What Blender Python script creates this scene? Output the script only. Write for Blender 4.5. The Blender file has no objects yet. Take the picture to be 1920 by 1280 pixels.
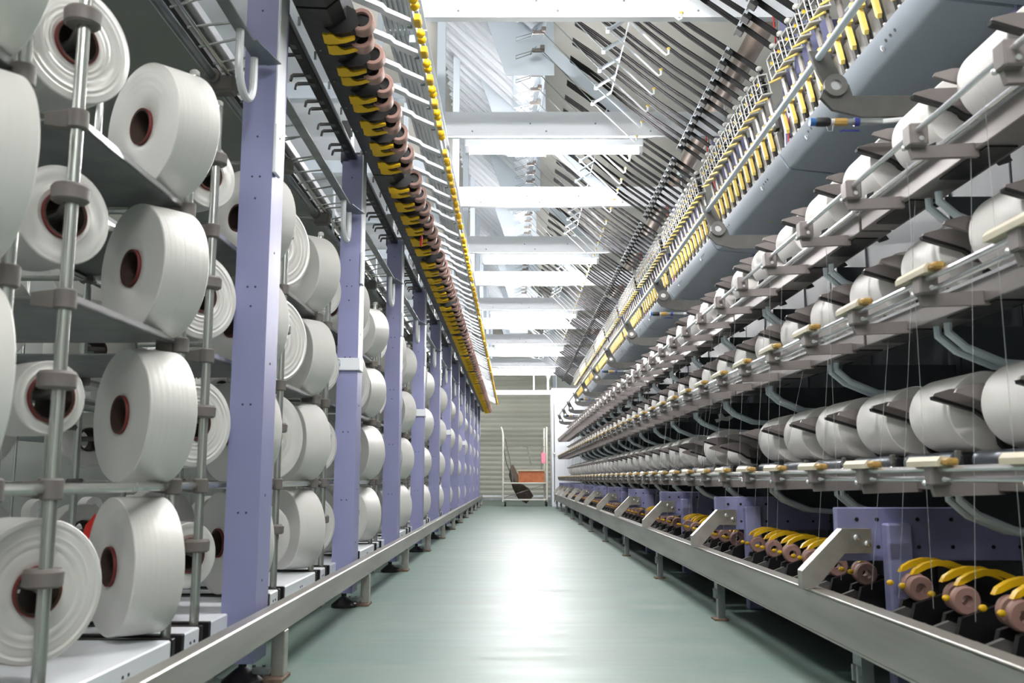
import bpy, math, random
from mathutils import Vector, Matrix, Euler
random.seed(7)
R = math.radians
SC = bpy.context.scene
COL = SC.collection
H = 0.6                     # eye height above the floor; heights below are written relative to the eye

# ---------------------------------------------------------------- camera, light, exposure
F_PX = 1750.0
cam_d = bpy.data.cameras.new('camera'); cam = bpy.data.objects.new('camera', cam_d); COL.objects.link(cam)
cam_d.lens = 36.0 * F_PX / 1920.0; cam_d.sensor_width = 36; cam_d.clip_start = 0.05; cam_d.clip_end = 200
cam.location = (0, 0, H)
cam.rotation_euler = (R(90 + 8.35), 0, R(0.06))
cam_d.dof.use_dof = True; cam_d.dof.focus_distance = 6.5; cam_d.dof.aperture_fstop = 6.3
SC.camera = cam
SC.view_settings.view_transform = 'Standard'; SC.view_settings.look = 'None'
SC.view_settings.exposure = 1.2; SC.view_settings.gamma = 1.0; SC.view_settings.use_curve_mapping = False
SC.cycles.use_denoising = True
SC.cycles.max_bounces = 7; SC.cycles.diffuse_bounces = 4; SC.cycles.glossy_bounces = 3
SC.cycles.sample_clamp_indirect = 6.0
W = bpy.data.worlds.new('world'); SC.world = W; W.use_nodes = True
W.node_tree.nodes['Background'].inputs[0].default_value = (0.80, 0.88, 1.0, 1)
W.node_tree.nodes['Background'].inputs[1].default_value = 0.35
LAMP_STRENGTH = 150.0
ADDED_LAMP_STRENGTH = 28.0  # for the unseen lamps added as fill light

# ---------------------------------------------------------------- materials
def srgb(r, g, b):
    f = lambda c: (c/255/12.92) if c/255 <= 0.04045 else ((c/255+0.055)/1.055)**2.4
    return (f(r), f(g), f(b), 1)

def mat(name, rgb, rough=0.5, metal=0.0, noise=0.0, nscale=8.0, bump=0.0, bscale=60.0, stretch=None, spec=0.5, coat=0.0,
        rgb2=None, emit=None, alpha=None):
    m = bpy.data.materials.new(name); m.use_nodes = True
    nt = m.node_tree; p = nt.nodes['Principled BSDF']
    c = srgb(*rgb)
    p.inputs['Base Color'].default_value = c
    p.inputs['Roughness'].default_value = rough; p.inputs['Metallic'].default_value = metal
    p.inputs['Specular IOR Level'].default_value = spec
    p.inputs['Coat Weight'].default_value = coat
    if emit:
        p.inputs['Emission Color'].default_value = (*emit[0], 1); p.inputs['Emission Strength'].default_value = emit[1]
    if alpha is not None: p.inputs['Alpha'].default_value = alpha
    if noise or bump or rgb2:
        tc = nt.nodes.new('ShaderNodeTexCoord'); mp = nt.nodes.new('ShaderNodeMapping')
        nt.links.new(tc.outputs['Object'], mp.inputs['Vector'])
        if stretch: mp.inputs['Scale'].default_value = stretch
        if noise or rgb2:
            n = nt.nodes.new('ShaderNodeTexNoise'); n.inputs['Scale'].default_value = nscale; n.inputs['Detail'].default_value = 5
            nt.links.new(mp.outputs[0], n.inputs['Vector'])
            mx = nt.nodes.new('ShaderNodeMix'); mx.data_type = 'RGBA'
            cr = nt.nodes.new('ShaderNodeMapRange'); cr.inputs[1].default_value = 0.3; cr.inputs[2].default_value = 0.7
            nt.links.new(n.outputs['Fac'], cr.inputs[0]); nt.links.new(cr.outputs[0], mx.inputs['Factor'])
            c2 = srgb(*rgb2) if rgb2 else tuple(max(0, x*(1-noise)) for x in c[:3]) + (1,)
            mx.inputs['A'].default_value = c; mx.inputs['B'].default_value = c2
            nt.links.new(mx.outputs['Result'], p.inputs['Base Color'])
            mr = nt.nodes.new('ShaderNodeMapRange'); mr.inputs[3].default_value = max(0.02, rough-0.08); mr.inputs[4].default_value = min(1, rough+0.1)
            nt.links.new(n.outputs['Fac'], mr.inputs[0]); nt.links.new(mr.outputs[0], p.inputs['Roughness'])
        if bump:
            n2 = nt.nodes.new('ShaderNodeTexNoise'); n2.inputs['Scale'].default_value = bscale; n2.inputs['Detail'].default_value = 3
            nt.links.new(mp.outputs[0], n2.inputs['Vector'])
            b = nt.nodes.new('ShaderNodeBump'); b.inputs['Strength'].default_value = bump; b.inputs['Distance'].default_value = 0.002
            nt.links.new(n2.outputs['Fac'], b.inputs['Height']); nt.links.new(b.outputs[0], p.inputs['Normal'])
    return m

def yarn_mat(name, rgb, ring=0.25, rough=0.38, aniso=0.75, metal=0.25):
    """wound filament yarn: satin, with fine wound ridges running round the local Z axis"""
    m = bpy.data.materials.new(name); m.use_nodes = True
    nt = m.node_tree; p = nt.nodes['Principled BSDF']
    p.inputs['Base Color'].default_value = srgb(*rgb)
    p.inputs['Roughness'].default_value = rough; p.inputs['Metallic'].default_value = metal
    p.inputs['Anisotropic'].default_value = aniso
    p.inputs['Sheen Weight'].default_value = 0.15
    tg = nt.nodes.new('ShaderNodeTangent'); tg.direction_type = 'RADIAL'; tg.axis = 'Z'
    nt.links.new(tg.outputs[0], p.inputs['Tangent'])
    tc = nt.nodes.new('ShaderNodeTexCoord'); sx = nt.nodes.new('ShaderNodeSeparateXYZ')
    nt.links.new(tc.outputs['Object'], sx.inputs[0])
    a = nt.nodes.new('ShaderNodeCombineXYZ'); nt.links.new(sx.outputs['X'], a.inputs['X']); nt.links.new(sx.outputs['Y'], a.inputs['Y'])
    ln = nt.nodes.new('ShaderNodeVectorMath'); ln.operation = 'LENGTH'; nt.links.new(a.outputs[0], ln.inputs[0])
    oi = nt.nodes.new('ShaderNodeObjectInfo')
    b = nt.nodes.new('ShaderNodeCombineXYZ')
    nt.links.new(ln.outputs['Value'], b.inputs['X']); nt.links.new(sx.outputs['Z'], b.inputs['Y'])
    rm = nt.nodes.new('ShaderNodeMath'); rm.operation = 'MULTIPLY'; rm.inputs[1].default_value = 30; nt.links.new(oi.outputs['Random'], rm.inputs[0])
    nt.links.new(rm.outputs[0], b.inputs['Z'])
    n = nt.nodes.new('ShaderNodeTexNoise'); n.inputs['Scale'].default_value = 90; n.inputs['Detail'].default_value = 4
    nt.links.new(b.outputs[0], n.inputs['Vector'])
    bp = nt.nodes.new('ShaderNodeBump'); bp.inputs['Strength'].default_value = ring; bp.inputs['Distance'].default_value = 0.004
    nt.links.new(n.outputs['Fac'], bp.inputs['Height']); nt.links.new(bp.outputs[0], p.inputs['Normal'])
    mx = nt.nodes.new('ShaderNodeMix'); mx.data_type = 'RGBA'
    c = srgb(*rgb); mx.inputs['A'].default_value = c; mx.inputs['B'].default_value = tuple(x*0.93 for x in c[:3]) + (1,)
    nt.links.new(n.outputs['Fac'], mx.inputs['Factor']); nt.links.new(mx.outputs['Result'], p.inputs['Base Color'])
    return m

M = {}
M['yarn'] = yarn_mat('white_yarn', (222, 221, 217), ring=0.13, rough=0.40, aniso=0.8, metal=0.22)
M['yarn2'] = yarn_mat('matte_white_yarn', (250, 247, 243), ring=0.04, rough=0.5, aniso=0.3, metal=0.0)
M['rim'] = mat('red_tube_rim', (112, 32, 28), 0.6)
M['tube'] = mat('brown_paper_tube', (66, 50, 42), 0.85, noise=0.2)
M['lav'] = mat('lavender_paint', (146, 148, 188), 0.42, noise=0.06, nscale=3, bump=0.03)
M['white'] = mat('white_paint', (236, 240, 245), 0.4, noise=0.04, nscale=2)
M['bwhite'] = mat('bluish_white_paint', (216, 226, 235), 0.42, noise=0.05, nscale=2)
M['tray'] = mat('blue_grey_paint', (166, 176, 186), 0.38, noise=0.05, nscale=2)
M['slate'] = mat('slate_and_shade_paint', (46, 52, 57), 0.5, noise=0.15, nscale=4)  # darkened so the back sheets carry the shade behind the packages
M['steel'] = mat('brushed_steel', (176, 173, 166), 0.36, 0.6, noise=0.28, nscale=14, stretch=(1, .08, 1), bump=0.04)
M['trough'] = mat('dull_steel_trough', (150, 144, 142), 0.34, 0.6, noise=0.25, nscale=10, stretch=(1, .3, 1))
M['galv'] = mat('galvanised_steel', (150, 156, 156), 0.38, 0.7, noise=0.25, nscale=10, bump=0.03)
M['pole'] = mat('zinc_pole', (190, 194, 190), 0.24, 0.8, noise=0.04, nscale=6)
M['chrome'] = mat('chrome', (228, 228, 230), 0.22, 0.75)
M['cast'] = mat('grey_cast_plastic', (118, 112, 108), 0.5, noise=0.15, nscale=30)
M['black'] = mat('black_plastic', (24, 24, 25), 0.42, noise=0.2, nscale=30)
M['blackm'] = mat('black_anodised_strip', (20, 19, 20), 0.75, 0.0, noise=0.15, nscale=20, spec=0.12)
M['yellow'] = mat('yellow_plastic', (236, 188, 24), 0.35, noise=0.08, nscale=30)
M['paley'] = mat('pale_yellow_plastic', (228, 200, 104), 0.45, noise=0.08, nscale=30)
M['cot'] = mat('brown_rubber', (168, 132, 122), 0.5, noise=0.15, nscale=20)
M['gplast'] = mat('pale_grey_plastic', (190, 190, 186), 0.45, noise=0.1, nscale=30)
M['mgrey'] = mat('mid_grey_metal', (112, 111, 108), 0.42, 0.2, noise=0.2, nscale=25)
M['dgrey'] = mat('dark_grey_casting', (62, 60, 60), 0.5, 0.1, noise=0.2, nscale=30)
M['mblock'] = mat('grey_motor_casting', (84, 83, 80), 0.5, 0.0, noise=0.25, nscale=20)
M['arm'] = mat('dark_grey_cradle_metal', (138, 130, 128), 0.45, 0.2, noise=0.15, nscale=15)
M['beige'] = mat('beige_ceramic', (200, 192, 168), 0.55, noise=0.08, nscale=20)
M['ochre'] = mat('ochre_plastic', (176, 140, 72), 0.5, noise=0.25, nscale=60)
M['drum'] = mat('dark_drive_drum', (92, 100, 108), 0.3, 0.6, noise=0.1)
M['pipe'] = mat('weathered_brown_pipe', (150, 134, 122), 0.45, 0.4, noise=0.3, nscale=5)
M['rust'] = mat('rusty_plate', (92, 72, 60), 0.8, rgb2=(128, 110, 92), nscale=30)
M['dot'] = mat('dark_bolt_hole', (52, 56, 84), 0.6)
M['clear'] = mat('milky_tube', (208, 212, 214), 0.25, noise=0.05)
M['red'] = mat('red_plastic', (206, 42, 32), 0.5)
M['blue'] = mat('blue_plastic', (40, 92, 150), 0.4)
M['navy'] = mat('navy_coil', (38, 48, 120), 0.4)
M['pink'] = mat('pink_card', (238, 140, 160), 0.7)
M['carton'] = mat('orange_brown_carton', (184, 112, 72), 0.8, rgb2=(160, 92, 60), nscale=12)
M['cloth'] = mat('brown_sack_cloth', (96, 84, 76), 0.95, noise=0.35, nscale=12, bump=0.6, bscale=25)
M['yarnline'] = mat('loose_yarn_end', (205, 208, 206), 0.6)
M['yarnthin'] = mat('running_filament', (190, 194, 194), 0.6, alpha=0.4)
M['cartp'] = mat('cream_cart_paint', (222, 220, 210), 0.5, noise=0.12, nscale=8)
M['rubber'] = mat('black_rubber_wheel', (30, 30, 32), 0.7)
M['shutter'] = mat('beige_shutter', (206, 206, 194), 0.5, noise=0.08, nscale=2)
M['wallm'] = mat('pale_wall_paint', (200, 204, 200), 0.7, noise=0.06, nscale=1.5)
M['ceil'] = mat('pale_ceiling_sheet', (210, 208, 200), 0.7, noise=0.05, nscale=1)
M['roof'] = mat('grey_cover_sheet', (160, 164, 158), 0.45, 0.15, noise=0.1, nscale=3)
M['lamp'] = mat('lit_tube', (255, 255, 255), 0.5, emit=((1.0, 0.98, 0.975), LAMP_STRENGTH))
M['added_lamp'] = mat('added_lamp_glow', (255, 255, 255), 0.5, emit=((1.0, 0.98, 0.97), ADDED_LAMP_STRENGTH))
M['wire'] = mat('yellow_green_wire', (190, 200, 110), 0.5)

def floor_mat():
    m = bpy.data.materials.new('green_epoxy_floor'); m.use_nodes = True
    nt = m.node_tree; p = nt.nodes['Principled BSDF']; p.inputs['Specular IOR Level'].default_value = 0.30
    tc = nt.nodes.new('ShaderNodeTexCoord')
    def noise(scale, st, detail=6):
        mp = nt.nodes.new('ShaderNodeMapping'); mp.inputs['Scale'].default_value = st
        nt.links.new(tc.outputs['Object'], mp.inputs['Vector'])
        n = nt.nodes.new('ShaderNodeTexNoise'); n.inputs['Scale'].default_value = scale; n.inputs['Detail'].default_value = detail
        nt.links.new(mp.outputs[0], n.inputs['Vector']); return n
    def mix(fac, a, b):
        mx = nt.nodes.new('ShaderNodeMix'); mx.data_type = 'RGBA'
        nt.links.new(fac, mx.inputs['Factor'])
        for k, v in (('A', a), ('B', b)):
            if isinstance(v, tuple): mx.inputs[k].default_value = v
            else: nt.links.new(v, mx.inputs[k])
        return mx.outputs['Result']
    def rng(n, a, b):
        r = nt.nodes.new('ShaderNodeMapRange'); r.inputs[1].default_value = a; r.inputs[2].default_value = b
        nt.links.new(n.outputs['Fac'], r.inputs[0]); return r.outputs[0]
    n1 = noise(.9, (1, 1, 1), 3); n2 = noise(3, (.45, 2.6, 1), 5); n3 = noise(60, (1, 1, 1), 6)
    c = mix(rng(n1, .25, .75), srgb(100, 128, 119), srgb(120, 139, 131))
    c = mix(rng(n2, .35, .95), c, srgb(132, 140, 133))
    c = mix(rng(n3, .68, .95), c, srgb(98, 106, 100))
    nt.links.new(c, p.inputs['Base Color'])
    r = nt.nodes.new('ShaderNodeMapRange'); r.inputs[3].default_value = 0.33; r.inputs[4].default_value = 0.60
    nt.links.new(n2.outputs['Fac'], r.inputs[0]); nt.links.new(r.outputs[0], p.inputs['Roughness'])
    b = nt.nodes.new('ShaderNodeBump'); b.inputs['Strength'].default_value = 0.3; b.inputs['Distance'].default_value = 0.006
    n4 = noise(5, (.5, 3.2, 1), 4)
    nt.links.new(n4.outputs['Fac'], b.inputs['Height']); nt.links.new(b.outputs[0], p.inputs['Normal'])
    return m
M['floor'] = floor_mat()

# ---------------------------------------------------------------- mesh collector
class MB:
    def __init__(s): s.v = []; s.f = []; s.m = []; s.mats = []
    def mi(s, m):
        if m not in s.mats: s.mats.append(m)
        return s.mats.index(m)
    def add(s, vs, fs, m):
        o = len(s.v); i = s.mi(m); s.v += [tuple(v) for v in vs]
        for f in fs: s.f.append(tuple(o+k for k in f)); s.m.append(i)
        return s
    def box(s, x0, x1, y0, y1, z0, z1, m, bev=0.0):
        if x0 > x1: x0, x1 = x1, x0
        if y0 > y1: y0, y1 = y1, y0
        if z0 > z1: z0, z1 = z1, z0
        if bev <= 0:
            vs = [(x, y, z) for z in (z0, z1) for y in (y0, y1) for x in (x0, x1)]
            return s.add(vs, [(0, 2, 3, 1), (4, 5, 7, 6), (0, 1, 5, 4), (2, 6, 7, 3), (0, 4, 6, 2), (1, 3, 7, 5)], m)
        b = min(bev, (x1-x0)*.45, (y1-y0)*.45, (z1-z0)*.45)
        c = ((x0+x1)/2, (y0+y1)/2, (z0+z1)/2); h = ((x1-x0)/2, (y1-y0)/2, (z1-z0)/2)
        vs = []; idx = {}
        for sx in (-1, 1):
            for sy in (-1, 1):
                for sz in (-1, 1):
                    for ax in range(3):
                        q = [h[0]-b, h[1]-b, h[2]-b]; q[ax] = h[ax]
                        idx[(sx, sy, sz, ax)] = len(vs)
                        vs.append((c[0]+sx*q[0], c[1]+sy*q[1], c[2]+sz*q[2]))
        fs = []
        for ax in range(3):
            u, w = [a for a in range(3) if a != ax]
            for sg in (-1, 1):
                loop = []
                for (a, d) in ((-1, -1), (1, -1), (1, 1), (-1, 1)):
                    k = [0, 0, 0]; k[ax] = sg; k[u] = a; k[w] = d; loop.append(idx[(*k, ax)])
                flip = (sg < 0) != (ax == 1)
                fs.append(tuple(reversed(loop)) if flip else tuple(loop))
        for ax in range(3):                      # edges running along ax
            u, w = [a for a in range(3) if a != ax]
            for a in (-1, 1):
                for d in (-1, 1):
                    k0 = [0, 0, 0]; k0[ax] = -1; k0[u] = a; k0[w] = d; k1 = list(k0); k1[ax] = 1
                    q = [idx[(*k0, u)], idx[(*k1, u)], idx[(*k1, w)], idx[(*k0, w)]]
                    n = (Vector(vs[q[1]])-Vector(vs[q[0]])).cross(Vector(vs[q[2]])-Vector(vs[q[1]]))
                    o = Vector([0, 0, 0]); o[u] = a; o[w] = d
                    fs.append(tuple(q) if n.dot(o) > 0 else tuple(reversed(q)))
        for sx in (-1, 1):
            for sy in (-1, 1):
                for sz in (-1, 1):
                    q = [idx[(sx, sy, sz, a)] for a in range(3)]
                    fs.append(tuple(q) if sx*sy*sz > 0 else tuple(reversed(q)))
        return s.add(vs, fs, m)
    def extr(s, poly, a0, a1, m, axis='y'):
        """poly in the plane across the axis: y -> (x,z), x -> (y,z), z -> (x,y)"""
        f = {'y': lambda p, a: (p[0], a, p[1]), 'x': lambda p, a: (a, p[0], p[1]), 'z': lambda p, a: (p[0], p[1], a)}[axis]
        n = len(poly)
        vs = [f(p, a0) for p in poly] + [f(p, a1) for p in poly]
        ar = sum(poly[i][0]*poly[(i+1) % n][1]-poly[(i+1) % n][0]*poly[i][1] for i in range(n))
        fs = [tuple(range(n)), tuple(reversed(range(n, 2*n)))] + [(i, n+i, n+(i+1) % n, (i+1) % n) for i in range(n)]
        flip = (ar > 0) == (a1 > a0)
        if axis == 'y': flip = not flip
        if flip: fs = [tuple(reversed(x)) for x in fs]
        return s.add(vs, fs, m)
    def tube(s, pts, r, m, n=10, caps=True):
        pts = [Vector(p) for p in pts]; rs = r if isinstance(r, (list, tuple)) else [r]*len(pts)
        rings = []; up = None
        for i, p in enumerate(pts):
            d = (pts[min(i+1, len(pts)-1)]-pts[max(i-1, 0)]).normalized()
            if up is None:
                up = Vector((0, 0, 1)) if abs(d.z) < 0.9 else Vector((1, 0, 0))
            a = d.cross(up).normalized(); b = a.cross(d).normalized(); up = b
            rings.append([p+a*math.cos(2*math.pi*k/n)*rs[i]+b*math.sin(2*math.pi*k/n)*rs[i] for k in range(n)])
        vs = [v for g in rings for v in g]; fs = []
        for i in range(len(pts)-1):
            for k in range(n):
                k2 = (k+1) % n
                fs.append((i*n+k, (i+1)*n+k, (i+1)*n+k2, i*n+k2))
        if caps:
            fs.append(tuple(range(n))); fs.append(tuple(reversed(range((len(pts)-1)*n, len(pts)*n))))
        return s.add(vs, fs, m)
    def lathe(s, prof, m, n=32, mx=None, closed=False):
        """profile (r,z) turned round Z; mx places it. closed joins the last ring to the first"""
        vs = []; fs = []; L = len(prof)
        for (r, z) in prof:
            for k in range(n):
                a = 2*math.pi*k/n; v = Vector((r*math.cos(a), r*math.sin(a), z)); vs.append(mx @ v if mx else v)
        for i in range(L if closed else L-1):
            j = (i+1) % L
            for k in range(n):
                k2 = (k+1) % n
                fs.append((i*n+k, i*n+k2, j*n+k2, j*n+k))
        if not closed:
            if prof[0][0] > 1e-6: fs.append(tuple(reversed(range(n))))
            if prof[-1][0] > 1e-6: fs.append(tuple(range((L-1)*n, L*n)))
        return s.add(vs, fs, m)
    def ball(s, c, r, m, n=10, sc=(1, 1, 1)):
        prof = [(max(1e-5, r*math.sin(math.pi*i/6)), -r*math.cos(math.pi*i/6)) for i in range(7)]
        return s.lathe(prof, m, n, Matrix.Translation(c) @ Matrix.Diagonal((*sc, 1)))
    def slab(s, p0, p1, w, t, m, nrm=(0, 1, 0)):
        """flat bar from p0 to p1, width w across nrm x direction, thickness t along nrm"""
        p0 = Vector(p0); p1 = Vector(p1); d = (p1-p0).normalized(); nn = Vector(nrm).normalized(); a = d.cross(nn).normalized()
        vs = []
        for p in (p0, p1):
            for (i, j) in ((-1, -1), (1, -1), (1, 1), (-1, 1)): vs.append(p+a*i*w/2+nn*j*t/2)
        return s.add(vs, [(0, 1, 2, 3), (7, 6, 5, 4), (0, 4, 5, 1), (1, 5, 6, 2), (2, 6, 7, 3), (3, 7, 4, 0)], m)
    def mesh(s, name, smooth=35):
        me = bpy.data.meshes.new(name); me.from_pydata(s.v, [], s.f)
        for m in s.mats: me.materials.append(m if not isinstance(m, str) else M[m])
        me.polygons.foreach_set('material_index', s.m)
        if smooth:
            me.polygons.foreach_set('use_smooth', [True]*len(me.polygons))
            me.set_sharp_from_angle(angle=R(smooth))
        me.update(); return me

def axis_m(loc, d):
    q = Vector(d).normalized().to_track_quat('Z', 'Y')
    return Matrix.Translation(loc) @ q.to_matrix().to_4x4()

# ---------------------------------------------------------------- object makers
def put(name, me, loc=(0, 0, 0), rot=None, parent=None):
    o = bpy.data.objects.new(name, me); COL.objects.link(o); o.location = loc
    if rot is not None:
        if isinstance(rot, Matrix): o.rotation_euler = rot.to_euler()
        else: o.rotation_euler = rot
    if parent: o.parent = parent
    return o
def P(name, me, loc=(0, 0, 0), rot=None, label=None, sub=()): return (name, me, loc, rot, label, sub)
def thing(name, label, cat, loc, parts=(), me=None, rot=None, group=None, kind=None):
    """loc z is relative to the eye"""
    o = put(name, me, (loc[0], loc[1], loc[2]+H), rot)
    o['label'] = label; o['category'] = cat
    if group: o['group'] = group
    if kind: o['kind'] = kind
    for p in parts: part(p, o)
    return o
def part(p, parent):
    c = put(p[0], p[1], p[2], p[3], parent)
    if p[4]: c['label'] = p[4]
    for s in p[5]: part(s, c)
def struct(name, mb, smooth=0):
    o = put(name, mb.mesh(name, smooth), (0, 0, H)); o['kind'] = 'structure'; return o

BAY = 1.675; Y0 = 2.82; PITCH = BAY/13
ORD = ['first', 'second', 'third', 'fourth', 'fifth', 'sixth', 'seventh', 'eighth', 'ninth', 'tenth', 'eleventh', 'twelfth', 'thirteenth',
       'fourteenth', 'fifteenth', 'sixteenth', 'seventeenth', 'eighteenth', 'nineteenth', 'twentieth', 'twenty-first', 'twenty-second',
       'twenty-third', 'twenty-fourth', 'twenty-fifth']
YB = lambda k: Y0 + BAY*k
BAYS_R = range(-1, 10)      # winding machine
BAYS_L = range(-1, 11)
def bay(b): return ORD[b+1] + ' bay from the camera'

# ================================================================ SETTING
YEND = 26.5; YBACK = -4.0; XL = -7.5; XR = 4.5; ZC = 4.0
struct('floor', MB().add([(XL, YBACK, -H), (XR, YBACK, -H), (XR, YEND, -H), (XL, YEND, -H)], [(0, 1, 2, 3)], 'floor'))
mb = MB().box(XL, XR, YBACK, YEND, ZC, ZC+.1, 'ceil')
struct('ceiling', mb)
struct('wall_left', MB().box(XL-.1, XL, YBACK, YEND, -H, ZC, 'wallm'))
struct('wall_right', MB().box(XR, XR+.1, YBACK, YEND, -H, ZC, 'wallm'))
struct('wall_back', MB().box(XL, XR, YBACK-.1, YBACK, -H, ZC, 'wallm'))
struct('wall_far', MB().box(XL, -2.6, YEND, YEND+.1, -H, ZC, 'wallm').box(1.25, XR, YEND, YEND+.1, -H, ZC, 'wallm').box(-2.6, 1.25, YEND, YEND+.1, 3.2, ZC, 'wallm'))
struct('baseboard_far', MB().box(-2.6, 1.1, YEND-.12, YEND-.06, -H, -H+.06, 'galv'))
# rolling shutter door
prof = []
per = 0.135; n = int((3.2+H)/per)+1
for i in range(n):
    for t, d in ((0, 0), (.25, .012), (.5, .034), (.75, .03), (.92, .008)):
        z = -H+(i+t)*per
        if z < 3.2: prof.append((YEND-.02-d, z))
prof.append((YEND-.02, 3.2)); prof += [(YEND+.03, 3.2), (YEND+.03, -H)]
sh = MB().extr(prof, -2.55, 1.12, 'shutter', 'x')
d = struct('door_1', sh, 50)
for x in (-2.6, 1.12):
    o = put('door_guide', MB().box(x, x+.1, YEND-.1, YEND, -H, 3.2, 'bwhite', .005).mesh('door_guide'), parent=d)

# ================================================================ OVERHEAD: cross beams and fluorescent lamps
def beam_mesh():
    b = MB()
    x0, x1 = -.5, 1.46
    b.box(x0, x1, 0, .006, 2.335, 2.51, 'white')          # web
    b.box(x0, x1, .006, .05, 2.335, 2.341, 'white')        # lower flange
    b.box(x0, x1, .006, .05, 2.504, 2.51, 'white')
    for x in (-.28, .12, .23, .57, .95, 1.2):
        for z in (2.37, 2.425):
            if (x*100+z*1000) % 3 > .8: b.lathe([(.0065, -.001), (.0065, 0)], 'dot', 8, axis_m((x, 0, z), (0, -1, 0)))
    return b.mesh('crossbeam')
BEAM = beam_mesh()
UPR = MB().box(-.53, -.47, 0, .04, 2.2, 3.72, 'bwhite', .003).mesh('upright')
for z in ():
    pass
BRACE = MB().slab((.22, .03, 3.0), (.86, .03, 2.42), .09, .008, 'bwhite', (0, 1, 0)).mesh('brace')
GUS = MB().extr([(-.05, 2.80), (.29, 2.80), (.29, 3.42), (-.30, 3.55)], .05, .058, 'bwhite').mesh('end_plate')
GPL = MB().box(.55, .59, -.003, 0, 2.42, 2.50, 'galv').lathe([(.008, 0), (.008, .006)], 'chrome', 8, axis_m((.57, -.003, 2.44), (0, -1, 0))).lathe([(.008, 0), (.008, .006)], 'chrome', 8, axis_m((.57, -.003, 2.48), (0, -1, 0))).mesh('splice_plate')
for k in range(0, 12):
    parts = [P('crossbeam', BEAM), P('upright', UPR), P('brace', BRACE), P('end_plate', GUS)]
    if k == 0: parts.append(P('splice_plate', GPL))
    thing('overhead_gantry', f'white crossbeam gantry over the aisle, {ORD[k]} one from the camera', 'beam',
          (0, YB(k)-.01, 0), parts, group='white cross frames over the aisle')

def lamp_parts(L=1.24, m='lamp'):
    body = MB().box(-L/2, L/2, -.024, .024, .03, .085, 'white', .006).mesh('lamp_housing')
    tb = MB().tube([(-L/2+.03, 0, 0), (L/2-.03, 0, 0)], .019, m, 12)
    return body, tb.mesh('lamp_tube'), MB().box(-.015, .015, -.02, .02, -.02, .035, 'white', .004).mesh('lamp_socket')
LB, LT, LS = lamp_parts()
n = 0
for k in range(-2, 12, 2):
    pp = [P('lamp_housing', LB), P('lamp_tube', LT), P('lamp_socket', LS, (-.60, 0, 0)), P('lamp_socket', LS, (.60, 0, 0))]
    lab = 'lit fluorescent lamp behind the camera' if k < 0 else f'lit fluorescent tube lamp under a crossbeam, {ORD[k//2]} one from the camera'
    if k == 0: lab = 'lit white fluorescent lamp directly above the first posts'
    thing('ceiling_lamp', lab, 'lamp', (.285, YB(k)+.06, 2.25), pp, group='fluorescent lamps over the aisle')
# unseen lamps added to brighten the creel, the far door and the foreground
LB2, LT2, LS2 = lamp_parts(1.5, 'added_lamp')
HNG = MB().tube([(-.5, 0, .085), (-.5, 0, 1.4)], .004, 'galv', 6).tube([(.5, 0, .085), (.5, 0, 1.4)], .004, 'galv', 6).mesh('hanger_wires')
hl = [(-2.6, 24.6), (-1.4, 24.0), (2.6, 24.6), (3.2, 22.0)] + [(-4.2, y) for y in (-1.0, 2.6, 6.2, 9.8, 13.4)] + [(-6.4, y) for y in (1.0, 6.0, 11.0)] + [(-.6, -2.6), (1.6, -2.6), (-2.6, -2.4), (-1.6, -.6), (.5, -.9), (3.6, 5.0), (3.6, 11)]
for i, (x, y) in enumerate(hl):
    pp = [P('lamp_housing', LB2), P('lamp_tube', LT2), P('lamp_socket', LS2, (-.73, 0, 0)), P('lamp_socket', LS2, (.73, 0, 0)), P('hanger_wires', HNG)]
    thing('added_fill_lamp', 'unseen fluorescent fill lamp on hanger wires, added outside the aisle', 'lamp', (x, y, 2.6), pp, rot=(0, 0, R(90)) if 4 <= i < 12 else None, group='added fill lamps')

# ceiling ribs over the creel (pale sheets with white purlins)
RIB = MB().box(-3.4, -.62, 0, .09, 2.74, 2.86, 'bwhite', .004).box(-3.3, -3.26, .02, .06, 2.86, 4.0, 'bwhite').box(-1.0, -.96, .02, .06, 2.86, 4.0, 'bwhite').mesh('ceiling_rib')
for k in range(0, 12):
    thing('creel_crossbar', f'pale blue crossbar above the creel, {ORD[k]} from the camera', 'beam', (0, YB(k)+.3, 0), me=RIB, group='pale crossbars above the creel')
thing('ceiling_duct', 'long white sheet metal duct running above the bobbin creel', 'duct', (0, 0, 0),
      me=MB().box(-2.1, -1.35, .2, 21, 3.0, 3.3, 'white', .01).mesh('ceiling_duct'))

# ================================================================ LEFT: guard rail along the creel
XRL = -.69
b = MB().box(XRL-.042, XRL, -.6, 21.6, -.455, -.375, 'steel', .004)
rail_parts = [P('rail_bar', b.mesh('rail_bar'))]
LEG = MB().box(-.03, .01, -.02, .03, -.59, -.455, 'steel', .003).mesh('rail_leg')
FPL = MB().box(-.10, .015, -.06, .05, -.6, -.588, 'rust', .002)
for x in (-.085, -.055):
    FPL.lathe([(.009, 0), (.009, .012), (.005, .014), (.005, .03)], 'galv', 8, Matrix.Translation((x, 0, -.588)))
FPL = FPL.mesh('foot_plate')
for k in range(-1, 12):
    rail_parts.append(P('leg', LEG, (XRL-.01, YB(k)+.12, 0), None, None, (P('foot_plate', FPL),)))
thing('guard_rail', 'low steel guard rail on short legs along the creel', 'rail', (0, 0, 0), rail_parts)

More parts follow.
